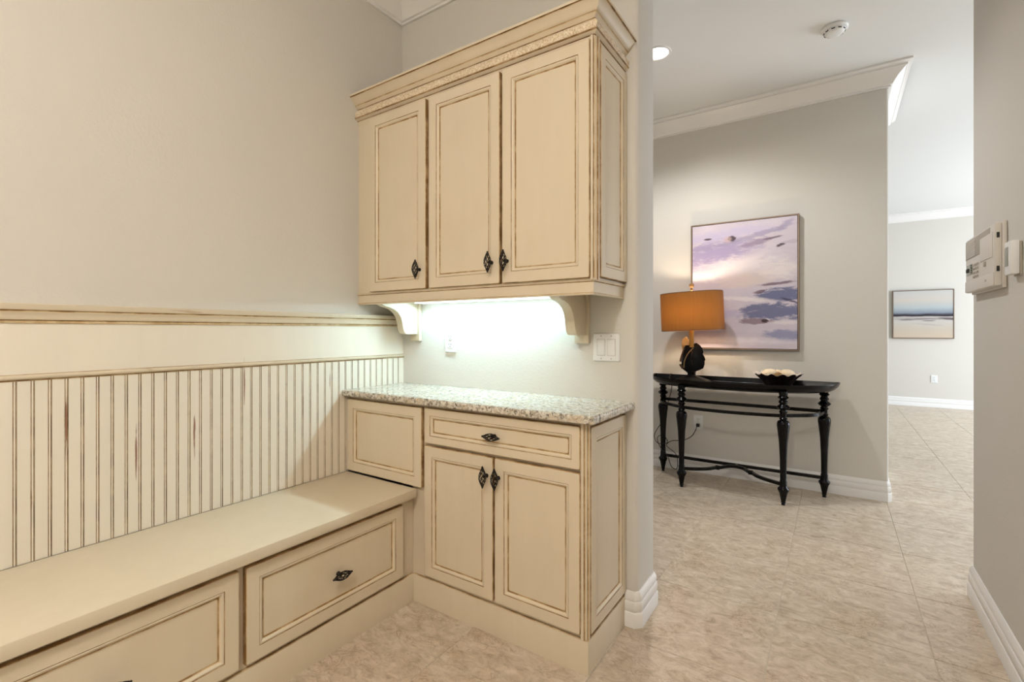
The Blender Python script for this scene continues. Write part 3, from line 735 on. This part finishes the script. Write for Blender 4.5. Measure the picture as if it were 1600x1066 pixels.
LEG = [(.012, 0), (.013, .006), (.010, .011), (.016, .018), (.014, .026), (.018, .045), (.026, .085), (.030, .092), (.037, .108), (.036, .116), (.026, .126), (.023, .140), (.023, .165), (.020, .172), (.0205, .24), (.023, .34), (.028, .44), (.036, .515), (.0405, .548), (.0410, .566), (.038, .580), (.030, .589), (.022, .592), (.022, .598), (.027, .604), (.020, .612),
       (.021, .640), (.028, .650), (.022, .658), (.021, .664), (.034, .672), (.043, .684), (.034, .694), (.024, .702), (.022, .708), (.029, .714), (.029, .724), (.022, .732), (.022, .738), (.035, .752), (.024, .764), (.028, .772), (.028, .795)]
legs = [(-.991, 3.851), (-.297, 3.845), (-.062, 4.196), (-1.238, 4.205)]
leg0 = None
for x, y in legs:
    if leg0 is None:
        m = MB(); m.lathe(LEG, 20); leg0 = m.build('leg', M['black'], ctb, (x-CX, y-CB, 0), smooth=40)
    else: copy_mesh_object(leg0, ctb, (x-CX, y-CB, 0))
def bar(pts, z, wd, ht, name):
    m = MB(); P = [Vector(p) for p in pts]; vs = []
    for i, p in enumerate(P):
        t_ = (P[min(i+1, len(P)-1)]-P[max(i-1, 0)]).normalized(); nn = Vector((t_.y, -t_.x))*wd/2
        for s_, zz in ((1, -ht/2), (1, ht/2), (-1, ht/2), (-1, -ht/2)): vs.append((p.x+nn.x*s_, p.y+nn.y*s_, z+zz))
    m.add(vs, [(i*4+k, i*4+(k+1) % 4, i*4+4+(k+1) % 4, i*4+4+k) for i in range(len(P)-1) for k in range(4)]+[(3, 2, 1, 0), tuple(len(vs)-4+k for k in range(4))])
    return Ct(m, name, smooth=40)
bar([legs[3], legs[2]], .628, .024, .024, 'back_rail')
arc = catmull([legs[3], (-1.185, 4.01), legs[0], (-.82, 3.80), (-.644, 3.787), (-.47, 3.798), legs[1], (-.115, 4.0), legs[2]], 8)
bar(arc, .625, .022, .022, 'curved_rail')
bar([legs[3], legs[2]], .140, .020, .022, 'lower_back_rail')
arc = catmull([legs[0], (-.90, 3.895), (-.82, 3.955), (-.775, 4.02), (-.745, 4.05), (-.70, 4.12), (-.645, 4.14), (-.59, 4.12), (-.545, 4.05), (-.515, 4.02), (-.47, 3.955), (-.39, 3.893), legs[1]], 6)
bar(arc, .143, .020, .022, 'shaped_stretcher')
for x in (-.762, -.528): m = MB(); m.box(x-.016, x+.016, 4.018, 4.05, .128, .158); Ct(m, 'stretcher_block', bevel=.004)
m = MB(); m.box(-.655, -.635, 4.14, 4.2, .132, .154); Ct(m, 'stretcher_tie', smooth=0)

# ------------------------------------------------------------------ lamp
LX, LY, LZ = -.958, 4.03, .7995
lp = thing('table_lamp', 'lit table lamp with amber oval shade and dark leaf-shaped base on the console table', 'lamp', (LX, LY, LZ))
m = MB()
L_ = []
for w_, d_, z in ((.135, .085, 0), (.135, .085, .012), (.128, .078, .020), (.060, .045, .046), (.030, .026, .058), (.026, .024, .066), (.028, .026, .092)): L_.append([(-w_, -d_, z), (w_, -d_, z), (w_, d_, z), (-w_, d_, z)])
for a in range(len(L_)-1): m.add(L_[a]+L_[a+1], [(k, (k+1) % 4, 4+(k+1) % 4, 4+k) for k in range(4)])
m.add(L_[0], [(3, 2, 1, 0)]); m.add(L_[-1], [(0, 1, 2, 3)])
m.build('foot', M['darkwood'], lp, bevel=.002)
def leaf(pts, thick, cup, mat, name, loc, rot, rib=True):
    """thick cupped leaf: outline (x, z) with its notches, bent around its long axis"""
    bm = bmesh.new(); n = len(pts)
    vv = [bm.verts.new((x, 0, z)) for x, z in pts]; f = bm.faces.new(vv)
    r = bmesh.ops.triangulate(bm, faces=[f]); 
    bmesh.ops.subdivide_edges(bm, edges=bm.edges[:], cuts=1, use_grid_fill=True)
    bmesh.ops.triangulate(bm, faces=bm.faces[:])
    me = bpy.data.meshes.new(name)
    for v in bm.verts: v.co.y = -cup*v.co.x*v.co.x*8+cup*.5*(v.co.z-.12)**2*8
    ex = bmesh.ops.extrude_face_region(bm, geom=bm.faces[:])
    for v in ex['geom']:
        if isinstance(v, bmesh.types.BMVert): v.co.y += thick
    bmesh.ops.recalc_face_normals(bm, faces=bm.faces[:])
    bm.to_mesh(me); bm.free(); me.materials.append(mat); me.shade_smooth(); me.set_sharp_from_angle(angle=.7)
    o = bpy.data.objects.new(name, me); COL.objects.link(o); o.parent = lp; o.location = loc; o.rotation_euler = rot
    return o
front_leaf = [(-.012, 0), (.03, .004), (.075, .022), (.100, .036), (.108, .068), (.056, .076), (.056, .088), (.114, .098), (.108, .125), (.096, .150), (.102, .162), (.096, .195), (.080, .222), (.058, .240), (.034, .232), (.020, .208), (.012, .202), (-.004, .222), (-.026, .220), (-.038, .200), (-.032, .170), (-.055, .120), (-.060, .085), (-.034, .075), (-.036, .069), (-.058, .062), (-.052, .030)]
leaf(front_leaf, .022, .35, M['darkwood'], 'front_leaf', (-.004, -.040, .082), (-.10, 0, .42))
left_leaf = [(-.01, 0), (.035, .01), (.045, .06), (.040, .12), (.040, .17), (.020, .205), (-.004, .205), (-.012, .190), (-.030, .196), (-.048, .178), (-.046, .13), (-.070, .085), (-.046, .076), (-.046, .070), (-.076, .058), (-.064, .024)]
leaf(left_leaf, .020, .5, M['brownresin'], 'side_leaf', (-.030, .000, .082), (0, 0, -.45))
back_leaf = [(-.02, 0), (.03, .0), (.06, .06), (.055, .15), (.03, .20), (-.005, .225), (-.03, .265), (-.048, .285), (-.072, .262), (-.074, .22), (-.06, .15), (-.058, .06)]
leaf(back_leaf, .018, .3, M['tanresin'], 'back_leaf', (-.012, .045, .082), (.06, 0, .0))
m = MB(); m.tube(catmull([(-.045, -.062, .12), (-.040, -.066, .17), (-.015, -.068, .23), (.03, -.066, .285)], 6), [.004]*18+[.0025], 6); m.build('leaf_rib', M['tanresin'], lp)
m = MB(); m.lathe([(.019, .285), (.019, .425), (.012, .43), (.008, .44), (.008, .62), (.016, .625), (.016, .66), (.006, .665), (.006, .735), (.004, .74)], 16); m.build('stem', M['brass'], lp)
sh = MB(); A_, B_ = .240, .150; zs = [(.419, 1), (.425, 1), (.573, 1), (.720, 1), (.726, 1)]
n = 56; vs = []
for z, k in zs:
    for i in range(n):
        a_ = 2*PI*i/n; c, s_ = math.cos(a_), math.sin(a_); vs.append((A_*k*math.copysign(abs(c)**.8, c), B_*k*math.copysign(abs(s_)**.8, s_), z-.58))
sh.add(vs, [(i*n+k, i*n+(k+1) % n, (i+1)*n+(k+1) % n, (i+1)*n+k) for i in range(len(zs)-1) for k in range(n)], [1]*n+[0]*n*2+[1]*n)
so = sh.build('shade', [M['shade'], M['brownresin']], lp, (0, 0, .58), smooth=50); so.rotation_euler = (0, -.040, 0)
m = MB(); m.tube([(-A_*.94, 0, .142), (A_*.94, 0, .142)], .0025, 6); m.tube([(0, -B_*.94, .142), (0, B_*.94, .142)], .0025, 6); m.build('shade_spider', M['brass'], so)
m = MB(); m.lathe([(.005, .735), (.012, .742), (.012, .752), (.006, .758), (.016, .770), (.020, .784), (.016, .797), (.004, .803)], 16); m.build('finial', M['tanresin'], lp)
m = MB(); m.lathe([(.010, .45), (.020, .47), (.030, .50), (.030, .52), (.026, .535), (.012, .545), (.004, .548)], 16, o=(.06, 0, 0)); bo = m.build('bulb', M['bulb'], lp)
for dx in (-.06, .06):
    l = bpy.data.lights.new('lamp_bulb', 'POINT'); l.energy = 6.0; l.color = (1, .84, .62); l.shadow_soft_size = .025
    o = bpy.data.objects.new('lamp_bulb', l); COL.objects.link(o); o.parent = lp; o.location = (dx, 0, .565)
m = MB(); m.lathe([(.010, .45), (.020, .47), (.030, .50), (.030, .52), (.026, .535), (.012, .545), (.004, .548)], 16, o=(-.06, 0, 0)); m.build('bulb', M['bulb'], lp)
def W(x, y, z): return (x-LX, y-LY, z-LZ)
cord = catmull([W(-1.10, 4.02, .812), W(-1.17, 4.15, .815), W(-1.185, 4.262, .842), W(-1.182, 4.285, .80), W(-1.19, 4.288, .70), W(-1.215, 4.288, .60), W(-1.27, 4.285, .42), W(-1.315, 4.26, .33), W(-1.32, 4.22, .285), W(-1.27, 4.16, .245), W(-1.20, 4.20, .25), W(-1.25, 4.25, .30), W(-1.30, 4.24, .27), W(-1.25, 4.18, .20), W(-1.19, 4.16, .15), W(-1.15, 4.15, .06), W(-1.11, 4.17, .05), W(-1.13, 4.22, .15), W(-1.22, 4.25, .21), W(-1.18, 4.265, .255), W(-1.09, 4.27, .27), W(-1.02, 4.275, .31), W(-.985, 4.285, .37), W(-.980, 4.300, .400)], 7)
m = MB(); m.tube(cord, .0032, 6); co = m.build('power_cord', M['cord'], lp)
m = MB(); m.box(-.013, .013, -.028, 0, -.016, .012); m.build('plug', M['cord'], co, W(-.973, YF-.0095, .409), bevel=.004)

# ------------------------------------------------------------------ bowl with shells
bw = thing('ruffled_bowl', 'dark ruffled bowl with pale rim holding shells on the console table', 'bowl', (-.345, 4.01, .7995))
m = MB(); n = 72; pr = [(.070, 0), (.078, .002), (.088, .02), (.112, .06), (.140, .090), (.156, .103), (.158, .106), (.152, .104), (.132, .086), (.104, .058), (.078, .022), (.04, .014), (.001, .014)]
vs = []
for j, (r, z) in enumerate(pr):
    k = min(1, max(0, (z-.015)/.09))
    for i in range(n):
        a_ = 2*PI*i/n; rr = r*(1+.055*k*math.sin(14*a_)); zz = z+.008*k*math.sin(14*a_+.6)
        vs.append((rr*math.cos(a_), rr*math.sin(a_), zz))
ms = []
for j in range(len(pr)-1): ms += [1 if 5 <= j <= 7 else 0]*n
m.add(vs, [(j*n+i, j*n+(i+1) % n, (j+1)*n+(i+1) % n, (j+1)*n+i) for j in range(len(pr)-1) for i in range(n)], ms); m.add(vs[:n], [tuple(range(n))[::-1]])
m.build('dish', [M['bowl'], M['bowlrim']], bw, smooth=60)
def shell(label, x, y, z, rx, ry, rzz, mat, ang, ribs=13):
    m = MB(); nu, nv = 30, 10; vs = []
    for j in range(nv+1):
        v = j/nv
        for i in range(nu):
            a_ = 2*PI*i/nu; r = math.sin(v*PI)**.8; f = 1+.07*math.sin(a_*ribs)*math.sin(v*PI)
            vs.append((rx*r*math.cos(a_)*f*(1+.25*math.cos(a_)), ry*r*math.sin(a_)*f, rzz*(-math.cos(v*PI))+(.2*rzz*math.cos(a_)*r)))
    m.add(vs, [(j*nu+i, j*nu+(i+1) % nu, (j+1)*nu+(i+1) % nu, (j+1)*nu+i) for j in range(nv) for i in range(nu)])
    o = m.build('sea_shell', mat, None, (x, y, z), ang, smooth=60); return tag(o, label, 'shell', 'shells in the ruffled bowl')
shell('plump ribbed cream shell in the ruffled bowl nearer the lamp', -.408, 4.0, .900, .050, .050, .036, M['shell'], .4)
shell('broad flat cream shell in the ruffled bowl away from the lamp', -.278, 4.025, .900, .050, .044, .034, M['shell'], 2.6, 17)
shell('small brown shell at the front of the ruffled bowl between the cream shells', -.338, 3.945, .892, .028, .026, .024, M['shellbrown'], 1.2, 9)
shell('small pale shell at the wall side of the ruffled bowl', -.352, 4.098, .905, .030, .026, .022, M['shell'], 5., 11)
